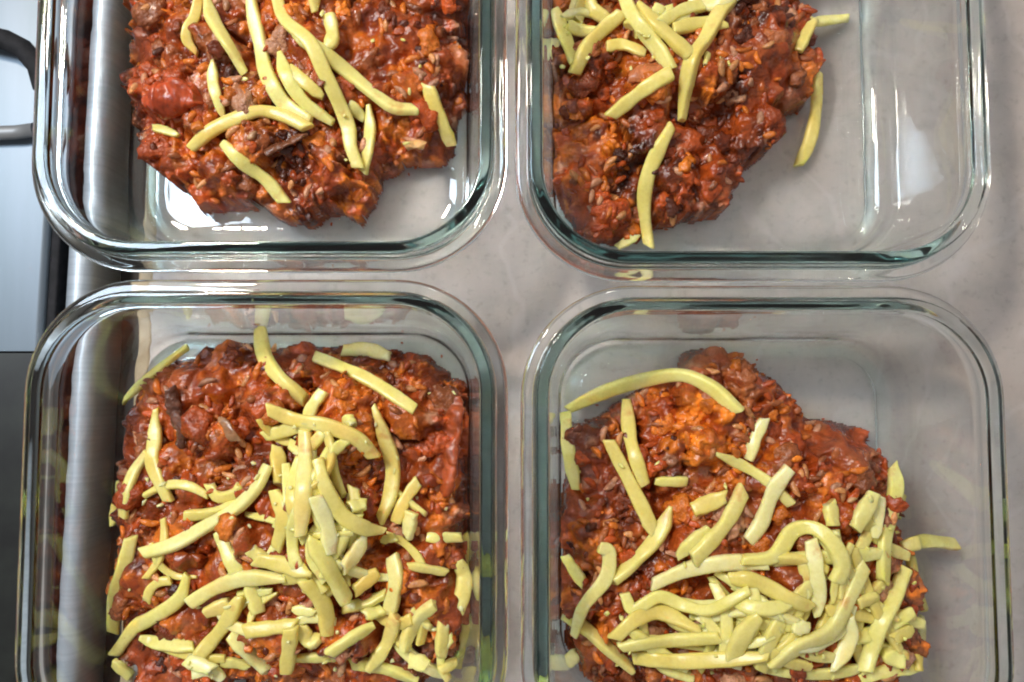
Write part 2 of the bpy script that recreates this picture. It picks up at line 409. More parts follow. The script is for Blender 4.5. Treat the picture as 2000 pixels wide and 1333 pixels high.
PROTO2 = [chunk(2, s + 40) for s in range(10)]
PROTO1 = [chunk(1, s + 60, 3) for s in range(6)]
PROTOG = [lumpy(2, s + 10, .16, 1.4) for s in range(8)]
PROTO3 = [chunk(3, s + 80, 9, .16) for s in range(10)]
def rot_rand(r):
    q = r.normal(size=4); q /= np.linalg.norm(q); a, b_, c_, d = q
    return np.array([[1-2*(c_*c_+d*d), 2*(b_*c_-a*d), 2*(b_*d+a*c_)], [2*(b_*c_+a*d), 1-2*(b_*b_+d*d), 2*(c_*d-a*b_)], [2*(b_*d-a*c_), 2*(c_*d+a*b_), 1-2*(b_*b_+c_*c_)]])
LUMPM = []
for s in range(6):     # crumbly nuggets of mince: a cluster look from cell noise
    V0, F0 = ico(3); V1 = V0.copy(); off = Vector((s * 5.3, s * 2.9, 1.1))
    for i, p in enumerate(V0):
        q = Vector(p) * 1.5 + off
        d = mnoise.voronoi(q * 1.7)[0][0]
        V1[i] = p * (0.80 + 0.45 * mnoise.noise(q * 0.9) + 0.40 * (0.55 - d)) * np.array([1, .85, .7])
    LUMPM.append((V1, F0))

# top-of-things raster over the whole worktop (cm)
TX0, TY0, TS = -18.0, -16.0, 0.1
TOP = np.zeros((360, 400))
def top_at(x, y):
    i = int(round((x - TX0) / TS)); j = int(round((y - TY0) / TS))
    if 0 <= i < TOP.shape[0] and 0 <= j < TOP.shape[1]: return TOP[i, j]
    return 0.0

GS = 0.055
SAUCE_LAB = {'TL': "chunky red-brown meat sauce in the upper left container, one tomato lump at its left",
             'TR': "dark crumbly meat sauce heaped against the left wall of the upper right container",
             'BL': "meat sauce filling the lower left container from wall to wall",
             'BR': "meat sauce with a bright orange crumbly patch in the lower right container"}
sauce_beds = {}
for di, (k, (cx, cyy)) in enumerate(DISH.items()):
    r = np.random.default_rng(100 + di)
    P = np.array([at(x, y, 1.5)[:2] for x, y in OUT[k]])
    y_lo, y_hi = cyy - 6.9, cyy + 6.9
    xs = np.arange(cx - 7.0, cx + 7.0, GS); ys = np.arange(max(y_lo, -15.5), min(y_hi, 19.5), GS)
    X, Y = np.meshgrid(xs, ys, indexing='ij')
    rim = rrect_sd(X - cx, Y - cyy, W / 2 - 1.62, R_OUT - 1.4)
    sd = poly_sd(X + .35 * (vnoise(X, Y, .8, di) - .5) + .25 * (vnoise(X, Y, .35, di + 5) - .5), Y + .35 * (vnoise(X, Y, .8, di + 9) - .5) + .25 * (vnoise(X, Y, .35, di + 12) - .5), P)
    d = np.minimum(sd, rim)
    env = np.clip(np.where(rim < sd, d / 1.2, d / 2.1), 0, 1); env = (1 - (1 - env) ** 2) ** .62
    Hh = HBASE[k] + .9 * (vnoise(X, Y, 2.2, di + 30) - .5) + 1.0 * (vnoise(X, Y, 1.15, di + 40) - .5) + .5 * (vnoise(X, Y, .6, di + 45) - .5)
    Hh -= .75 * np.clip(1 - np.abs(vnoise(X, Y, 1.5, di + 47) - .5) / .05, 0, 1)       # clefts between clumps
    for (mx, my, mr, mh) in MOUND[k]:
        q = at(mx, my, 2.5); Hh += mh * np.exp(-((X - q[0]) ** 2 + (Y - q[1]) ** 2) / (mr * mr))
    z0 = 0.5
    base = z0 + (Hh - z0) * env
    H = base.copy()
    col = np.empty(X.shape + (3,)); col[:] = PAL['deep']
    col *= (0.7 + 0.9 * vnoise(X, Y, .5, di + 60))[..., None]
    valid = np.argwhere(d > 0.12)
    def patch_color(c0, x, y, z):
        px_ = 1000 + FPX * x / (CAM_H - z) ; # near enough for choosing a colour
        for (ax, ay, ar, cn, cw) in PPX:
            if (x - ax) ** 2 + (y - ay) ** 2 < ar * ar and r.random() < cw:
                return np.array(PAL[cn]) * r.uniform(.75, 1.3)
        if r.random() < .6:
            g_ = REG[min(max(int((x - xs[0]) / GS), 0), X.shape[0] - 1), min(max(int((y - ys[0]) / GS), 0), X.shape[1] - 1)]
            names_ = ('deep', 'dark', 'red') if g_ < .40 else ('brown', 'pink', 'brown', 'red') if g_ < .52 else ('red', 'brown', 'orange') if g_ < .62 else ('orange', 'red', 'bright', 'orange')
            return np.array(PAL[names_[r.integers(0, len(names_))]]) * r.uniform(.75, 1.25)
        return c0
    PPX = []; REG = vnoise(X, Y, 1.3, di + 110)
    for (ax, ay, ar, cn, cw) in PATCH[k]:
        q = at(ax, ay, 2.5); PPX.append((q[0], q[1], ar / 52.0, cn, cw))
    def splat(n, rmin, rmax, lift, asp, names, weights, bury=(.3, .9), squash=1.0):
        global H, col
        cols = pick(names, weights, n, r)
        sel = valid[r.integers(0, len(valid), n)]
        for (i, j), c0 in zip(sel, cols):
            a = r.uniform(rmin, rmax); b_ = a / r.uniform(1, asp); hh = min(a, b_) * squash
            th = r.uniform(0, math.pi); w = int(a / GS) + 2
            i0, i1, j0, j1 = max(i - w, 0), min(i + w + 1, X.shape[0]), max(j - w, 0), min(j + w + 1, X.shape[1])
            dx = XW[i0:i1, j0:j1] - X[i, j]; dy = YW[i0:i1, j0:j1] - Y[i, j]
            u = (dx * math.cos(th) + dy * math.sin(th)) / a; v_ = (-dx * math.sin(th) + dy * math.cos(th)) / b_
            q = 1 - u * u - v_ * v_; ok = q > 0
            zc = H0[i, j] - hh * r.uniform(*bury) + lift
            z = np.where(ok, zc + hh * np.sqrt(np.maximum(q, 0)), -9)
            sub = H[i0:i1, j0:j1]; win = (z > sub) & (d[i0:i1, j0:j1] > 0.03)
            sub[win] = z[win]
            cc = patch_color(c0, X[i, j], Y[i, j], 2.5)
            cs = col[i0:i1, j0:j1]; cs[win] = cc
    XW = X + .34 * (vnoise(X, Y, .30, di + 120) - .5) + .20 * (vnoise(X, Y, .14, di + 121) - .5)
    YW = Y + .34 * (vnoise(X, Y, .30, di + 122) - .5) + .20 * (vnoise(X, Y, .14, di + 123) - .5)
    H0 = H.copy()
    splat(150, .40, .95, .10, 1.7, ['deep', 'brown', 'red', 'orange'], [3, 3, 3.4, 1.3], bury=(.1, .7), squash=.85)
    H0 = H.copy()
    splat(520, .16, .42, .06, 2.4, ['deep', 'brown', 'red', 'orange', 'pink', 'dark'], [3, 3, 3, 2, .8, 1.2], bury=(.2, .9))
    H0 = H.copy()
    wet = vnoise(X, Y, 1.1, di + 80) * .65 + vnoise(X, Y, .5, di + 85) * .35
    gran = vnoise(X, Y, .9, di + 90)
    allv = valid; valid = np.argwhere((d > .12) & (gran > .42))
    splat(1700, .06, .14, .02, 1.7, ['deep', 'brown', 'red', 'orange', 'pink', 'tan'], [1.5, 3, 2.6, 2.4, 1.6, .3])
    valid = allv
    # pools of smooth sauce between the crumbs
    B = H.copy()
    for _ in range(5):
        B = (B + np.roll(B, 1, 0) + np.roll(B, -1, 0) + np.roll(B, 1, 1) + np.roll(B, -1, 1)) / 5
    Bc = col.copy()
    for _ in range(3):
        Bc = (Bc + np.roll(Bc, 1, 0) + np.roll(Bc, -1, 0) + np.roll(Bc, 1, 1) + np.roll(Bc, -1, 1)) / 5
    wm = np.clip((wet - .45) / .10, 0, 1) * (d > .3)
    H = H * (1 - wm) + np.maximum(B + .02, H * .25 + B * .75) * wm
    wc = (wm * .55)[..., None]
    col = Bc * .55 + col * .45
    col = col * (1 - wc) + wc * np.array((.40, .072, .011))
    H += (.07 * (vnoise(X, Y, .13, di + 70) - .5) + .09 * (vnoise(X, Y, .26, di + 71) - .5)) * (1 - .5 * wm)
    # edge of the bed goes down to the glass floor
    H = np.where(d > 0, np.maximum(H, z0 + .02 + .50 * np.clip(1 - rim / .38, 0, 1) ** 2), 0.0)
    root = empty("meat_sauce", (cx, cyy, 0.5))
    tag(root, SAUCE_LAB[k], "meat sauce", "portions of meat sauce in the containers")
    nx, ny = X.shape
    inside = d > 0
    Z = np.where(inside, np.maximum(H, z0 + .02), z0 + .004)
    keep = inside.copy()
    keep[1:] |= inside[:-1]; keep[:-1] |= inside[1:]; keep[:, 1:] |= inside[:, :-1]; keep[:, :-1] |= inside[:, 1:]
    keep &= rim > -0.05
    idx = -np.ones((nx, ny), int); idx[keep] = np.arange(keep.sum())
    Z = np.maximum(Z, z0 + .004 + .50 * np.clip(1 - rim / .38, 0, 1) ** 2)
    # food pressed to the glass follows the wall's outward lean
    gx, gy = np.gradient(-rim, GS); push = np.clip(1 - rim / 1.3, 0, 1) * .16 * np.maximum(Z - 1.0, 0)
    Vt = np.stack([(X + gx * push)[keep] - cx, (Y + gy * push)[keep] - cyy, Z[keep] - 0.5], 1)
    q = keep[:-1, :-1] & keep[1:, :-1] & keep[1:, 1:] & keep[:-1, 1:]
    ii, jj = np.nonzero(q)
    Fq = np.stack([idx[ii, jj], idx[ii + 1, jj], idx[ii + 1, jj + 1], idx[ii, jj + 1]], 1)
    bed = fast_mesh("sauce_bed", Vt, Fq, M_sauce, root, colors=col[keep])
    # loose granules standing proud of the bed
    vs = []; fs = []; cs = []; nv = 0; stamps = []
    n4, n3, n2, n1 = 330, 80, 300, 60
    names = ['brown', 'red', 'orange', 'pink', 'tan', 'deep', 'dark', 'bright']; wts = [3.4, 3.2, 2.2, 1.5, .25, 1.2, .0, .4]
    cols = pick(names, wts, n3 + n2 + n1 + n4, r); sel = valid[r.integers(0, len(valid), n3 + n2 + n1 + n4)]
    gcol = pick(['orange', 'brown', 'pink', 'rice', 'red'], [2.5, 2.2, 1.4, 2.4, 1.8], n4, r)
    outer = np.argwhere((d < -.05) & (d > -.45) & (rim > .25))
    for t in range(n3 + n2 + n1 + n4 + 4):
        if t >= n3 + n2 + n1 + n4:       # a few stray bits on the bare glass
            if not len(outer): break
            i, j = outer[r.integers(0, len(outer))]; P0, F0 = PROTO2[t % 10]; sc = r.uniform(.04, .09, 3); p = P0 * sc + np.array([X[i, j] - cx, Y[i, j] - cyy, .05])
            p[:, 2] = np.maximum(p[:, 2], 0.004); vs.append(p); fs.append(F0 + nv); nv += len(p); cs.append(np.tile(PAL['red'], (len(p), 1))); continue
        i, j = sel[t]; c0 = patch_color(cols[t], X[i, j], Y[i, j], 2.5)
        if t >= n3 + n2 + n1:            # rice-like grains, in drifts
            if gran[i, j] < .45 and r.random() < .75: continue
            P0, F0 = PROTOG[t % 8]; l_ = r.uniform(.24, .40); wd_ = r.uniform(.10, .145); sc = np.array([l_, wd_, wd_]); c0 = gcol[t - n3 - n2 - n1]
            a = r.uniform(0, 6.28); tl = r.uniform(-.4, .4)
            Rm = np.array([[math.cos(a), -math.sin(a), 0], [math.sin(a), math.cos(a), 0], [0, 0, 1]]) @ np.array([[math.cos(tl), 0, -math.sin(tl)], [0, 1, 0], [math.sin(tl), 0, math.cos(tl)]])
            if rim[i, j] < .45: continue
            p = P0 * sc; p[:, 1] += .22 * p[:, 0] ** 2 / l_ * (1 if t % 2 else -1); p = p @ Rm.T + np.array([X[i, j] - cx, Y[i, j] - cyy, max(H[i, j], z0 + .05) - .5 + .0])
            vs.append(p); fs.append(F0 + nv); nv += len(p); cs.append(np.tile(c0, (len(p), 1))); stamps.append((p[:, 0] + cx, p[:, 1] + cyy, p[:, 2] + .5)); continue
        if t >= n3 and (wm[i, j] > .5 or gran[i, j] < .36) and r.random() < .8: continue
        Rm = rot_rand(r); sink = .25
        if t < n3:
            P0, F0 = PROTO3[t % 10]; a = r.uniform(.18, .42); sc = np.array([a * r.uniform(1, 1.5), a, a * .7]); sink = -.1
        elif t < n3 + n2:
            P0, F0 = PROTO2[t % 10]
            if t % 4 in (0, 3): P0, F0 = PROTOG[t % 8]; sc = np.array([r.uniform(.16, .36), r.uniform(.10, .15), r.uniform(.08, .13)])
            elif t % 4 == 1: sc = np.array([r.uniform(.16, .30), r.uniform(.12, .20), r.uniform(.07, .12)])
            else: sc = r.uniform(.09, .18, 3)
        else:
            P0, F0 = PROTO1[t % 6]; sc = np.ones(3) * r.uniform(.06, .10)
        if t < n3 + n2 and (t < n3 or t % 4 != 2):
            a = r.uniform(0, 6.28); tl = r.uniform(-.5, .5)
            Rm = np.array([[math.cos(a), -math.sin(a), 0], [math.sin(a), math.cos(a), 0], [0, 0, 1]]) @ np.array([[math.cos(tl), 0, -math.sin(tl)], [0, 1, 0], [math.sin(tl), 0, math.cos(tl)]])
        p = (P0 * sc) @ Rm.T
        zz = max(H[i, j], z0 + .05)
        p = p + np.array([X[i, j] - cx, Y[i, j] - cyy, zz - 0.5 + sink * sc.min()])
        if rim[i, j] < sc.max() * 1.0: continue
        if t < n3 and d[i, j] < .45: continue
        p[:, 2] = np.maximum(p[:, 2], 0.0)
        vs.append(p); fs.append(F0 + nv); nv += len(p)
        cs.append(np.tile(c0, (len(p), 1)))
        if t < n3 + n2: stamps.append((p[:, 0] + cx, p[:, 1] + cyy, p[:, 2] + .5))
    g = fast_mesh("mince_granules", np.concatenate(vs), np.concatenate(fs), M_mince, root, colors=np.concatenate(cs))
    g["kind"] = "stuff"
    # nuggets of mince one could pick out
    protos = []
    for s in range(6):
        me_o = None
        protos.append([None, LUMPM[s]])
    cnt = 0; tries = 0; spots = []
    while cnt < 26 and tries < 600:
        tries += 1
        i, j = valid[r.integers(0, len(valid))]
        if d[i, j] < .6 or any((X[i, j] - a) ** 2 + (Y[i, j] - b_) ** 2 < 1.6 for a, b_ in spots): continue
        spots.append((X[i, j], Y[i, j])); s = cnt % 6; size = r.uniform(.42, .78)
        c0 = patch_color(pick(['brown', 'red', 'orange', 'pink'], [3, 2, 1.5, 1.3], 1, r)[0], X[i, j], Y[i, j], 2.5)
        Pm, Fm = LUMPM[s]
        shade = (0.75 + 0.6 * (np.linalg.norm(Pm, axis=1) - .6))[:, None]
        o = fast_mesh("meat_lump", Pm, Fm, M_mince, root, colors=np.clip(c0[None] * np.ones((len(Pm), 1)), 0, 1))
        o.scale = (size, size, size * .9); o.rotation_euler = (r.uniform(-.4, .4), r.uniform(-.4, .4), r.uniform(0, 6.28))
        o.location = ((X[i, j] - cx) * CM, (Y[i, j] - cyy) * CM, (H[i, j] - 0.5 - size * .25) * CM)
        Mr = np.array(o.rotation_euler.to_matrix()); pw = (Pm * np.array([size, size, size * .9])) @ Mr.T
        stamps.append((pw[:, 0] + X[i, j], pw[:, 1] + Y[i, j], pw[:, 2] + H[i, j] - size * .25))
        cnt += 1
    # raster of the tops
    gi = np.round((X - TX0) / TS).astype(int); gj = np.round((Y - TY0) / TS).astype(int)
    ok = (gi >= 0) & (gi < TOP.shape[0]) & (gj >= 0) & (gj < TOP.shape[1])
    half = rrect_sd(np.arange(TOP.shape[0])[:, None] * TS + TX0 - cx, np.arange(TOP.shape[1])[None] * TS + TY0 - cyy, W / 2 - 1.6, R_OUT - 1.5)
    TOP[half > 0] = .5
    np.maximum.at(TOP, (gi[ok], gj[ok]), np.where(inside, H, 0)[ok])
    for sx_, sy_, sz_ in stamps:
        gi = np.round((sx_ - TX0) / TS).astype(int); gj = np.round((sy_ - TY0) / TS).astype(int)
        ok = (gi >= 0) & (gi < TOP.shape[0]) & (gj >= 0) & (gj < TOP.shape[1])
        np.maximum.at(TOP, (gi[ok], gj[ok]), sz_[ok])
    sauce_beds[k] = (root, X, Y, H, d, cx, cyy)

# pieces with a look of their own, parts of their portion: tomato, onion, mushroom
def slab_piece(name, k, pts, w, t, mat, color, lift=.1, label=None, bend=0.0, round_=.8):
    root = sauce_beds[k][0]; cx, cyy = DISH[k]
    V_, F_, _ = shred_mesh(pts, w, t, lift, stamp=True, seg=18, blunt=True, dense=3.0)
    V_ = np.array(V_) - np.array([cx, cyy, .5])
    n = len(V_)
    for i_, v3 in enumerate(V_):
        q = Vector(v3) * 2.2; V_[i_] = v3 + np.array(mnoise.noise_vector(q)) * min(t, .4) * .45 + np.array(mnoise.noise_vector(q * 2.3)) * min(t, .4) * .2
    cc = np.tile(np.array(color), (n, 1)) * (0.8 + .4 * np.random.default_rng(n).random((n, 1)))
    o = fast_mesh(name, V_, tri(F_), mat, root, colors=cc)
    if label: o["label"] = label
    return o
def tri(F_):
    T = []
    for f in F_:
        for a in range(1, len(f) - 1): T.append((f[0], f[a], f[a + 1]))
    return T

def catmull(pts, n):
    P = [np.array(p, float) for p in pts]
    if len(P) == 1: P = [P[0], P[0] + 1]
    P = [2 * P[0] - P[1]] + P + [2 * P[-1] - P[-2]]
    m = len(P) - 3; out = []
    for s in range(n):
        u = s / (n - 1) * m; i = min(int(u), m - 1); t = u - i
        a, b_, c_, d_ = P[i:i + 4]
        out.append(0.5 * (2 * b_ + (c_ - a) * t + (2 * a - 5 * b_ + 4 * c_ - d_) * t * t + (3 * b_ - a - 3 * c_ + d_) * t ** 3))
    return np.array(out)
def shred_mesh(pts, wpx, t, lift=0.0, stamp=True, seg=16, blunt=False, rr=None, dense=6.5):
    rr = rr or random
    C = catmull(pts, 26)
    L = np.hypot(*np.diff(C, axis=0).T).sum()
    n = max(9, min(40, int(L / dense))); C = catmull(pts, n)
    z = np.full(n, 2.0)
    wcm = wpx * (CAM_H - 2.6) / FPX
    tan = np.gradient(C, axis=0); tan /= np.linalg.norm(tan, axis=1)[:, None] + 1e-9
    nrm = np.stack([-tan[:, 1], tan[:, 0]], 1)
    for _ in range(5):
        for i in range(n):
            zs = []
            for s in (-.35, 0, .35):
                q = at(C[i, 0] + nrm[i, 0] * s * wpx, C[i, 1] + nrm[i, 1] * s * wpx, z[i]); zs.append(top_at(q[0], q[1]))
            z[i] = .5 * z[i] + .5 * (max(zs) * .5 + sum(zs) / 3 * .5 + t * .42 + lift)
    zr = z.copy()
    for _ in range(3):
        e = np.concatenate([[zr[0]], zr, [zr[-1]]]); zr = .25 * e[:-2] + .5 * e[1:-1] + .25 * e[2:]
    ds = L / (n - 1) * (CAM_H - 2.6) / FPX * .7           # a shred is stiff: it bridges gaps instead of dropping into them
    for i in range(1, n): zr[i] = max(zr[i], zr[i - 1] - ds)
    for i in range(n - 2, -1, -1): zr[i] = max(zr[i], zr[i + 1] - ds)
    z = zr.copy()
    for _ in range(9 if n > 12 else 6):
        e = np.concatenate([[2 * z[0] - z[1]], z, [2 * z[-1] - z[-2]]]); z = .25 * e[:-2] + .5 * e[1:-1] + .25 * e[2:]
        z = np.maximum(z, zr - .14)
    for _ in range(6):
        e = np.concatenate([[z[0]], z, [z[-1]]]); z = .25 * e[:-2] + .5 * e[1:-1] + .25 * e[2:]
    ctr = np.array([at(C[i, 0], C[i, 1], z[i]) for i in range(n)])
    V_ = []; F_ = []
    tw0 = rr.uniform(-.5, .5); tw1 = rr.uniform(-.9, .9)
    ph = rr.uniform(0, 6.28); taper = tuple(rr.uniform(.3, .6) if rr.random() < .28 else rr.uniform(.72, 1.0) for _ in (0, 1))
    nz = [rr.uniform(-1, 1) for _ in range(64)]
    skew = (rr.uniform(-.9, .9), rr.uniform(-.9, .9))
    expn = 2.0 if blunt else rr.uniform(2.8, 4.6)
    T = np.gradient(ctr, axis=0); T /= np.linalg.norm(T, axis=1)[:, None]
    rows = []
    for i in range(n):
        s = i / (n - 1)
        wid = wcm * .5 * (1 + .07 * math.sin(ph + s * 7) + .05 * math.sin(ph * 2 + s * 17) + .022 * nz[i])
        e0 = min(1, s / .22); e1 = min(1, (1 - s) / .22)
        wid *= (taper[0] + (1 - taper[0]) * e0) * (taper[1] + (1 - taper[1]) * e1)
        th = t * .5 * (1 + .1 * math.sin(ph + s * 9) + .03 * nz[i + 20])
        sdv = np.array([-tan[i, 1], -tan[i, 0], 0.]); sdv /= np.linalg.norm(sdv) + 1e-9
        rows.append((ctr[i], T[i], wid, th, tw0 + tw1 * s, sdv))
    # end rings: short rounded caps
    def cap(row, sgn):
        c_, tt, wid, th, tw, sdv = row
        return [(c_ + tt * sgn * min(wid, th) * .12, tt, wid * .95, th * .95, tw, sdv), (c_ + tt * sgn * min(wid, th) * .17, tt, wid * .84, th * .84, tw, sdv)]
    c0 = cap(rows[0], -1); c1 = cap(rows[-1], 1)
    rows = [c0[1], c0[0]] + rows + c1
    up = np.array([0, 0, 1.])
    m = len(rows)
    for i, (c_, tt, wid, th, tw, sd_) in enumerate(rows):
        nn = np.cross(sd_, tt); nn /= np.linalg.norm(nn) + 1e-9
        s2 = sd_ * math.cos(tw) + nn * math.sin(tw); n2 = np.cross(s2, tt)
        f = i / (m - 1); near0 = max(0, 1 - f * 6); near1 = max(0, 1 - (1 - f) * 6)
        for q in range(seg):
            a = 2 * math.pi * (q + .5) / seg; ca, sa = math.cos(a), math.sin(a)
            x = math.copysign(abs(ca) ** (2 / expn), ca) * wid; y = math.copysign(abs(sa) ** (2 / expn), sa) * th
            sk = (skew[0] * near0 + skew[1] * near1) * x
            V_.append(c_ + s2 * x + n2 * y + tt * sk)
    for i in range(m - 1):
        for q in range(seg):
            F_.append((i * seg + q, (i + 1) * seg + q, (i + 1) * seg + (q + 1) % seg, i * seg + (q + 1) % seg))
    F_.append(tuple(range(seg))); F_.append(tuple(range((m - 1) * seg, m * seg))[::-1])
    if stamp:
        wr = int(math.ceil(wcm * .5 / TS))
        for i in range(n):
            for tt in (0, .5):
                c_ = ctr[i] if i == n - 1 else ctr[i] * (1 - tt) + ctr[i + 1] * tt
                gi = int(round((c_[0] - TX0) / TS)); gj = int(round((c_[1] - TY0) / TS))
                for a in range(-wr, wr + 1):
                    for b_ in range(-wr, wr + 1):
                        if (a * a + b_ * b_) * TS * TS <= (wcm * .5) ** 2 and 0 <= gi + a < TOP.shape[0] and 0 <= gj + b_ < TOP.shape[1]:
                            TOP[gi + a, gj + b_] = max(TOP[gi + a, gj + b_], c_[2] + t * .40)
    return V_, F_, ctr

slab_piece("tomato_piece", 'TL', [(285, 205), (330, 195), (385, 185)], 62, .75, M_tomato, (0.50, 0.075, 0.015), -.1, "smooth orange-red tomato chunk")
slab_piece("mushroom_slice", 'TL', [(520, 300), (560, 280), (600, 262)], 22, .2, M_mince, (0.20, .075, .035), .15)
slab_piece("tomato_piece", 'BL', [(885, 770), (880, 850), (872, 930), (868, 970)], 50, .4, M_tomato, (0.34, 0.065, 0.013), -.20, "long glossy tomato skin by the right wall")
slab_piece("mushroom_slice", 'BL', [(335, 760), (340, 800), (355, 840), (350, 870)], 24, .3, M_mince, (0.13, .05, .03), .2, "dark curved mushroom slice standing in the sauce")
slab_piece("onion_piece", 'BL', [(430, 815), (445, 840), (460, 860)], 22, .14, M_tomato, (0.40, .22, .11), .12)
slab_piece("tomato_piece", 'BL', [(345, 1098), (375, 1095), (398, 1092)], 44, .3, M_tomato, (0.34, 0.07, 0.012), .05)
slab_piece("onion_piece", 'TR', [(1230, 150), (1262, 140), (1292, 128)], 34, .22, M_tomato, (0.52, .17, .06), .08)
slab_piece("onion_piece", 'TL', [(795, 290), (812, 282), (826, 286)], 22, .3, M_tomato, (0.62, .36, .13), .1)

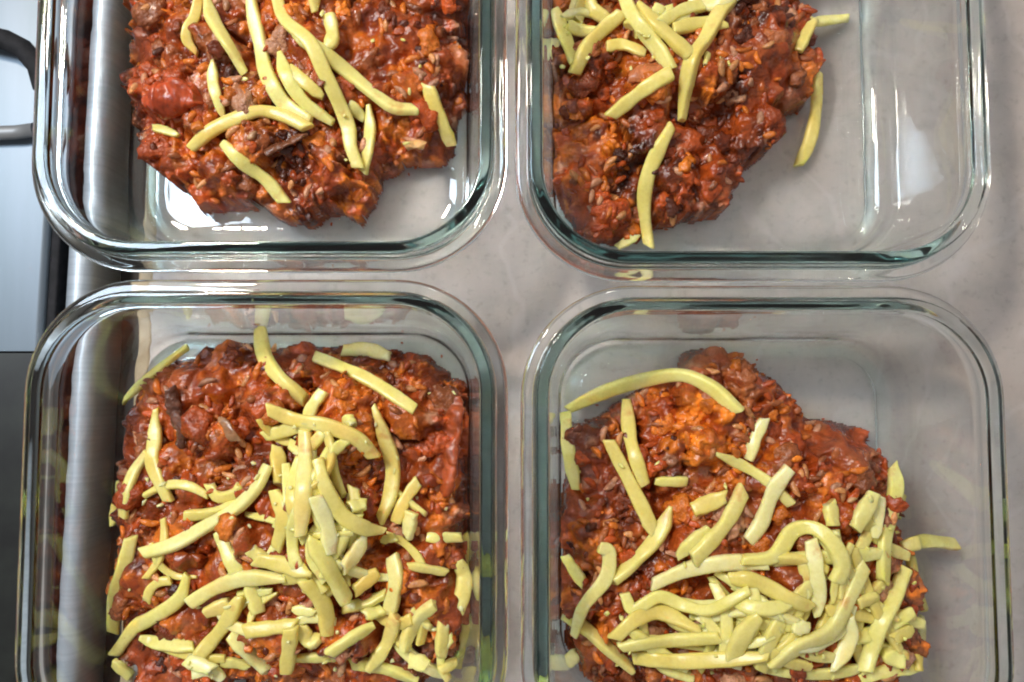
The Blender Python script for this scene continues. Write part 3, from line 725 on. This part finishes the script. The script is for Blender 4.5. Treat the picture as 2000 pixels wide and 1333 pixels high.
# ================================================================== CHEESE SHREDS
S = {
'TL': [
([(392,-25),(380,34),(366,55),(366,80),(385,105)],22),
([(300,250),(325,256),(349,265)],18),
([(643,30),(650,70),(640,95)],30),
([(570,140),(600,165),(630,190)],26),
([(546,105),(563,155),(597,202),(650,240)],28),
([(400,-15),(414,34),(435,71),(456,105),(477,143)],28),
([(488,-25),(495,30),(508,84),(519,139),(542,185),(567,214),(606,240)],38),
([(416,118),(416,160),(424,193),(437,231)],22),
([(683,202),(712,235)],24),
([(720,206),(723,252),(718,294),(710,336)],24),
([(374,290),(412,256),(454,235),(504,218),(555,227),(600,250)],28),
([(575,55),(592,76),(639,109),(681,143),(727,181),(769,210),(808,214)],34),
([(540,-10),(555,38),(605,84),(634,143),(660,197),(680,248),(685,286),(700,328)],30),
([(437,281),(475,319),(521,353),(555,395)],28),
([(836,168),(853,218),(870,256),(882,284)],32),
],
'TR': [
([(1580,46),(1615,40),(1655,36)],26),
([(1560,100),(1575,66),(1590,40)],24),
([(1597,143),(1593,218),(1581,277),(1560,323)],28),
([(1185,92),(1218,88),(1260,105)],24),
([(1110,50),(1130,59),(1168,63)],26),
([(1082,80),(1086,112)],26),
([(1084,20),(1105,76),(1122,118)],28),
([(1290,45),(1330,22),(1380,10)],26),
([(1315,58),(1370,46),(1422,50)],30),
([(1150,-5),(1160,20),(1185,38)],30),
([(1218,25),(1181,55),(1147,92),(1122,143)],32),
([(1245,10),(1303,67),(1349,109)],34),
([(1215,-15),(1235,29),(1260,63),(1286,97),(1311,134)],36),
([(1311,143),(1269,168),(1235,193),(1193,227)],32),
([(1425,0),(1403,29),(1378,76),(1353,113),(1340,168),(1332,235)],35),
([(1382,105),(1378,130)],14),
([(1206,483),(1248,458)],20),
([(1311,248),(1286,294),(1265,345),(1258,403),(1267,479)],34),
([(1440,-10),(1400,10),(1350,0)],30),
],
'BL': [
([(238,788),(274,752),(317,715),(366,678)],18),
([(670,685),(718,683),(761,697)],32),
([(235,941),(220,983),(210,1026)],24),
([(287,886),(262,922),(244,971),(241,1008)],24),
([(305,800),(302,861),(299,910),(329,977)],28),
([(409,947),(427,971),(457,965),(470,947)],22),
([(256,1050),(244,1099),(226,1154),(220,1233)],28),
([(508,642),(517,697),(548,740),(596,782)],30),
([(615,697),(676,721),(737,752),(810,800)],26),
([(360,1008),(415,1002),(463,983)],22),
([(804,1002),(797,1044)],28),
([(816,941),(791,977),(773,1020)],26),
([(645,886),(676,861)],22),
([(676,813),(690,835)],30),
([(749,849),(730,794),(749,849),(767,910),(761,971),(743,1014)][1:],32),
([(541,874),(548,947)],34),
([(535,959),(554,1008),(541,1069)],34),
([(280,1081),(341,1063),(396,1032),(457,996),(500,953),(523,910)],30),
([(621,898),(639,959),(670,1008),(712,1032),(749,1038)],32),
([(615,971),(639,1026),(645,1081)],36),
([(596,843),(596,910),(593,971),(587,1044)],40),
([(632,765),(610,795),(598,830)],26),
([(517,852),(572,837),(615,831)],26),
([(523,800),(572,819),(633,831),(694,855),(730,892)],30),
([(685,990),(714,985)],26),
([(745,1056),(772,1050)],18),
([(712,1044),(694,1081),(670,1111)],34),
([(427,1038),(451,1093),(470,1130)],30),
([(490,1075),(520,1095)],26),
([(596,1136),(633,1185),(639,1240)],38),
([(487,1136),(505,1197)],40),
([(602,1050),(639,1105),(676,1172)],46),
([(499,1093),(560,1105),(608,1124)],34),
([(694,1154),(737,1117)],28),
([(670,1190),(712,1178),(755,1160)],22),
([(767,1087),(773,1136),(761,1197)],36),
([(798,1105),(871,1118)],18),
([(907,1044),(920,1105)],20),
([(834,1050),(901,1050)],22),
([(895,1093),(907,1136),(895,1190)],46),
([(402,1197),(451,1178)],28),
([(470,1166),(439,1221),(385,1285)],34),
([(450,1240),(487,1276),(523,1312)],36),
([(372,1178),(421,1148),(476,1130),(560,1130)],34),
([(366,1124),(348,1172),(293,1209),(262,1227),(226,1276)],28),
([(274,1246),(317,1258),(378,1264)],26),
([(366,1290),(415,1308)],28),
([(572,1190),(615,1197)],20),
([(590,1221),(602,1252),(627,1246)],34),
([(480,1233),(578,1221)],30),
([(569,1227),(560,1312)],34),
([(779,1221),(804,1209)],24),
([(712,1200),(745,1191)],30),
([(645,1276),(688,1246),(730,1221)],26),
([(773,1203),(755,1258),(718,1310)],28),
([(865,1221),(862,1282)],26),
([(800,1290),(835,1298)],38),
([(913,1203),(910,1310)],38),
([(860,1310),(890,1292)],24),
([(250,1330),(215,1300)],26),
],
'BR': [
([(1493,819),(1474,861),(1462,898)],26),
([(1104,1087),(1140,1142)],24),
([(1223,782),(1232,861),(1259,947)],32),
([(1104,807),(1110,874),(1125,955)],27),
([(1110,800),(1171,770),(1244,746),(1329,733),(1390,758),(1440,803)],31),
([(1189,861),(1226,935),(1262,1008),(1274,1044)],30),
([(1311,990),(1287,1044),(1244,1093),(1195,1136)],34),
([(1280,941),(1341,941)],22),
([(1396,886),(1451,910),(1500,941),(1545,985)],22),
([(1354,996),(1415,971)],44),
([(1384,1032),(1323,1087)],26),
([(1451,959),(1415,1026),(1354,1093)],40),
([(1767,965),(1750,1010)],34),
([(1743,910),(1749,959),(1730,1044),(1724,1136)],36),
([(1620,983),(1627,1026)],28),
([(1718,971),(1709,1050)],26),
([(1706,965),(1670,1032)],34),
([(1779,1081),(1791,1136),(1816,1190)],30),
([(1761,1069),(1816,1057),(1883,1063)],28),
([(1541,916),(1511,959),(1487,1020),(1462,1057)],36),
([(1427,1130),(1475,1136),(1535,1166),(1578,1185)],34),
([(1274,1142),(1348,1111),(1427,1099),(1500,1105)],38),
([(1584,1056),(1596,1130),(1596,1203)],38),
([(1450,1093),(1511,1087),(1548,1038),(1590,1032),(1627,1063),(1645,1105),(1633,1136)],34),
([(1663,1063),(1633,1130),(1627,1178)],13),
([(1220,1160),(1238,1191),(1287,1166),(1341,1185),(1390,1191),(1463,1154)],24),
([(1676,1178),(1712,1166)],26),
([(1548,1233),(1578,1221)],26),
([(1482,1203),(1451,1240),(1427,1290)],46),
([(1810,1203),(1810,1270)],20),
([(1743,1246),(1779,1227)],30),
([(1725,1276),(1761,1294)],36),
([(1663,1203),(1657,1252),(1627,1312)],36),
([(1767,1111),(1743,1178),(1712,1240),(1688,1312)],36),
([(1688,1105),(1657,1172),(1621,1233),(1560,1264),(1511,1300)],34),
([(1104,1197),(1165,1246),(1232,1305)],30),
([(1171,1069),(1189,1081),(1183,1130),(1140,1185),(1122,1240)],28),
([(1201,1246),(1244,1209),(1293,1197),(1366,1233)],30),
([(1213,1264),(1305,1252),(1408,1246)],28),
([(1238,1284),(1329,1292),(1500,1284)],32),
([(1128,1276),(1100,1302)],28),
([(1791,1264),(1795,1310)],22),
],
}
# hand-followed shreds: centre line in photo pixels (set down on whatever lies below them) and width
def random_fill(poly, n, seed, l0, l1, w0, w1, ang=None):
    r = random.Random(seed); out = []
    P = np.array(poly, float); x0, y0 = P.min(0); x1, y1 = P.max(0)
    while len(out) < n:
        x = r.uniform(x0, x1); y = r.uniform(y0, y1)
        L = r.uniform(l0, l1); a = r.uniform(0, math.pi) if ang is None else r.gauss(*ang); k = r.uniform(-.9, .9)
        pts = []
        for s in (-.5, -.17, .17, .5):
            aa = a + k * s; pts.append((x + math.cos(aa) * L * s, y + math.sin(aa) * L * s))
        if all(poly_sd(np.array([[p[0]]]), np.array([[p[1]]]), P)[0, 0] > 4 for p in pts): out.append((pts, r.uniform(w0, w1)))
    return out
FILL = {
 'BR': random_fill([(1300, 1130), (1460, 1010), (1600, 1000), (1745, 960), (1800, 1100), (1815, 1345), (1130, 1345), (1170, 1250)], 44, 3, 110, 230, 20, 28),
 'BL': random_fill([(400, 1190), (560, 1080), (700, 1150), (935, 1160), (935, 1345), (250, 1345)], 16, 4, 50, 140, 18, 30) + random_fill([(490, 850), (640, 830), (720, 1000), (720, 1190), (500, 1190)], 20, 21, 110, 230, 18, 25, (math.pi / 2, .5)) + random_fill([(240, 1000), (330, 860), (520, 800), (700, 800), (930, 1000), (935, 1345), (250, 1345)], 14, 9, 60, 130, 13, 21),
 'TR': random_fill([(1085, -60), (1440, -60), (1370, 75), (1090, 70)], 8, 5, 60, 150, 24, 32),
 'TL': random_fill([(420, -90), (700, -90), (640, 30), (430, 20)], 3, 6, 70, 130, 24, 32)}
DNAME = {'TL': 'upper left', 'TR': 'upper right', 'BL': 'lower left', 'BR': 'lower right'}
VIEW = {'TL': (240, 925, 0, 440), 'TR': (1060, 1700, 0, 490), 'BL': (195, 940, 640, 1333), 'BR': (1095, 1890, 720, 1333)}
recs = []
FPOLY = {'TL': (380, 0, 860, 330), 'TR': (1085, 0, 1430, 160), 'BL': (260, 760, 930, 1333), 'BR': (1110, 900, 1810, 1333)}
for k in DISH:
    rr = random.Random(hash_seed := {'TL': 11, 'TR': 12, 'BL': 13, 'BR': 14}[k])
    for n_, (pts, w) in enumerate(FILL[k] + S[k]):
        w = w if w < 29 else 29 + (w - 29) * .22
        t = min(.44, max(.16, w * .0132 * rr.uniform(.75, 1.0)))
        V_, F_, ctr = shred_mesh(pts, w * .95, t, rr=rr)
        V_ = np.array(V_); c0 = ctr[len(ctr) // 2]; org = np.array([c0[0], c0[1], V_[:, 2].min()])
        # faint orange sauce stain on shreds' sides and ends that sit in the sauce
        zrel = (V_[:, 2] - V_[:, 2].min()) / (np.ptp(V_[:, 2]) + 1e-6)
        stain = np.clip(rr.uniform(-.55, .35) + .25 * np.sin(V_[:, 0] * 3 + n_) * np.cos(V_[:, 1] * 2.3), 0, 1)[:, None]
        if k == 'BR': stain *= .4
        tone = (1 - stain) * np.array([1, 1, 1.]) + stain * np.array([1.0, .72, .38])
        o = mesh_obj("cheese_shred", V_ - org, F_, M_cheese, loc=org, colors=tone)
        pr = np.array(pts, float)
        L = np.hypot(*np.diff(pr, axis=0).T).sum(); ch = np.hypot(*(pr[-1] - pr[0])); sag = L / max(ch, 1)
        dx, dy = pr[-1] - pr[0]; ang = math.degrees(math.atan2(-dy, dx)) % 180
        mid = catmull(pts, 9)[4]
        recs.append(dict(o=o, k=k, L=L, sag=sag, ang=ang, w=w, mid=mid))
    # small grated crumbs of cheese among the shreds
    rc = np.random.default_rng(300 + hash_seed); vs = []; fs = []; nv = 0; ncr = {'TL': 10, 'TR': 14, 'BL': 46, 'BR': 26}[k]
    polyc = FPOLY[k]
    tries = 0
    while len(vs) < ncr and tries < 3000:
        tries += 1
        x, y = rc.uniform(polyc[0], polyc[2]), rc.uniform(polyc[1], polyc[3]); q = at(x, y, 2.6); zt = top_at(q[0], q[1])
        if zt < 1.2: continue
        P0, F0 = PROTO2[int(rc.integers(0, 10))]; sc = np.array([rc.uniform(.07, .20), rc.uniform(.05, .10), rc.uniform(.04, .07)])
        p = (P0 * sc) @ rot_rand(rc).T + np.array([q[0], q[1], zt + .02]); vs.append(p); fs.append(F0 + nv); nv += len(p)
    o = fast_mesh("cheese_crumbs", np.concatenate(vs), np.concatenate(fs), M_cheese, None, colors=np.ones((nv, 3)))
    tag(o, "tiny loose crumbs of grated cheese scattered over the " + DNAME[k] + " container's food", "cheese crumbs", kind="stuff")
def words_for(r):
    s = 'stubby' if r['L'] < 60 else 'short' if r['L'] < 105 else 'long' if r['L'] > 190 else 'medium'
    wd = 'broad ' if r['w'] > 37 else 'thin ' if r['w'] < 23 else ''
    sh = 'straight' if r['sag'] < 1.02 else 'slightly curved' if r['sag'] < 1.07 else 'curved' if r['sag'] < 1.25 else 'strongly bent'
    if r['L'] < 60: sh = ''
    a = r['ang']
    di = 'lying level' if a < 22 or a > 158 else 'leaning right' if a < 68 else 'upright' if a < 112 else 'leaning left'
    x0, x1, y0, y1 = VIEW[r['k']]
    u = (r['mid'][0] - x0) / (x1 - x0); v_ = (r['mid'][1] - y0) / (y1 - y0)
    un = ['left edge', 'left', 'centre', 'right', 'right edge'][min(4, max(0, int(u * 5)))]
    vn = ['top', 'upper', 'middle', 'lower', 'bottom'][min(4, max(0, int(v_ * 5)))]
    return f"{s} {wd}{sh} cheese shred {di}, {vn} {un} of {DNAME[r['k']]} container".replace('  ', ' ').replace('  ', ' ')
from collections import defaultdict
G = defaultdict(list)
for r in recs: G[words_for(r)].append(r)
ORD = ['', 'second', 'third', 'fourth', 'fifth', 'sixth']
for lab, rs in G.items():
    if len(rs) > 1:
        xs_ = [q['mid'][0] for q in rs]; ys_ = [q['mid'][1] for q in rs]
        horiz = np.ptp(xs_) > np.ptp(ys_)
        rs.sort(key=lambda q: q['mid'][0 if horiz else 1])
    for i, q in enumerate(rs):
        l2 = lab
        if len(rs) > 1:
            if i == 0: e_ = 'leftmost' if horiz else 'highest'
            elif i == len(rs) - 1: e_ = 'rightmost' if horiz else 'lowest'
            else: e_ = (ORD[i] + (' from left' if horiz else ' from top'))
            l2 = lab + ', ' + e_
        tag(q['o'], l2, "cheese shred", "cheese shreds in the " + DNAME[q['k']] + " container")
# crumb of sauce that fell on the glass
V1, F1 = LUMPM[2]; p = at(490, 612, .95)
o = fast_mesh("sauce_crumb", V1 * .13, F1, M_sauce, None, colors=np.tile((0.30, .05, .015), (len(V1), 1)))
o.location = [c * CM for c in (p[0], p[1], top_at(p[0], p[1]) + .10)]
tag(o, "tiny red crumb of sauce on bare glass at top of lower left container", "crumb")
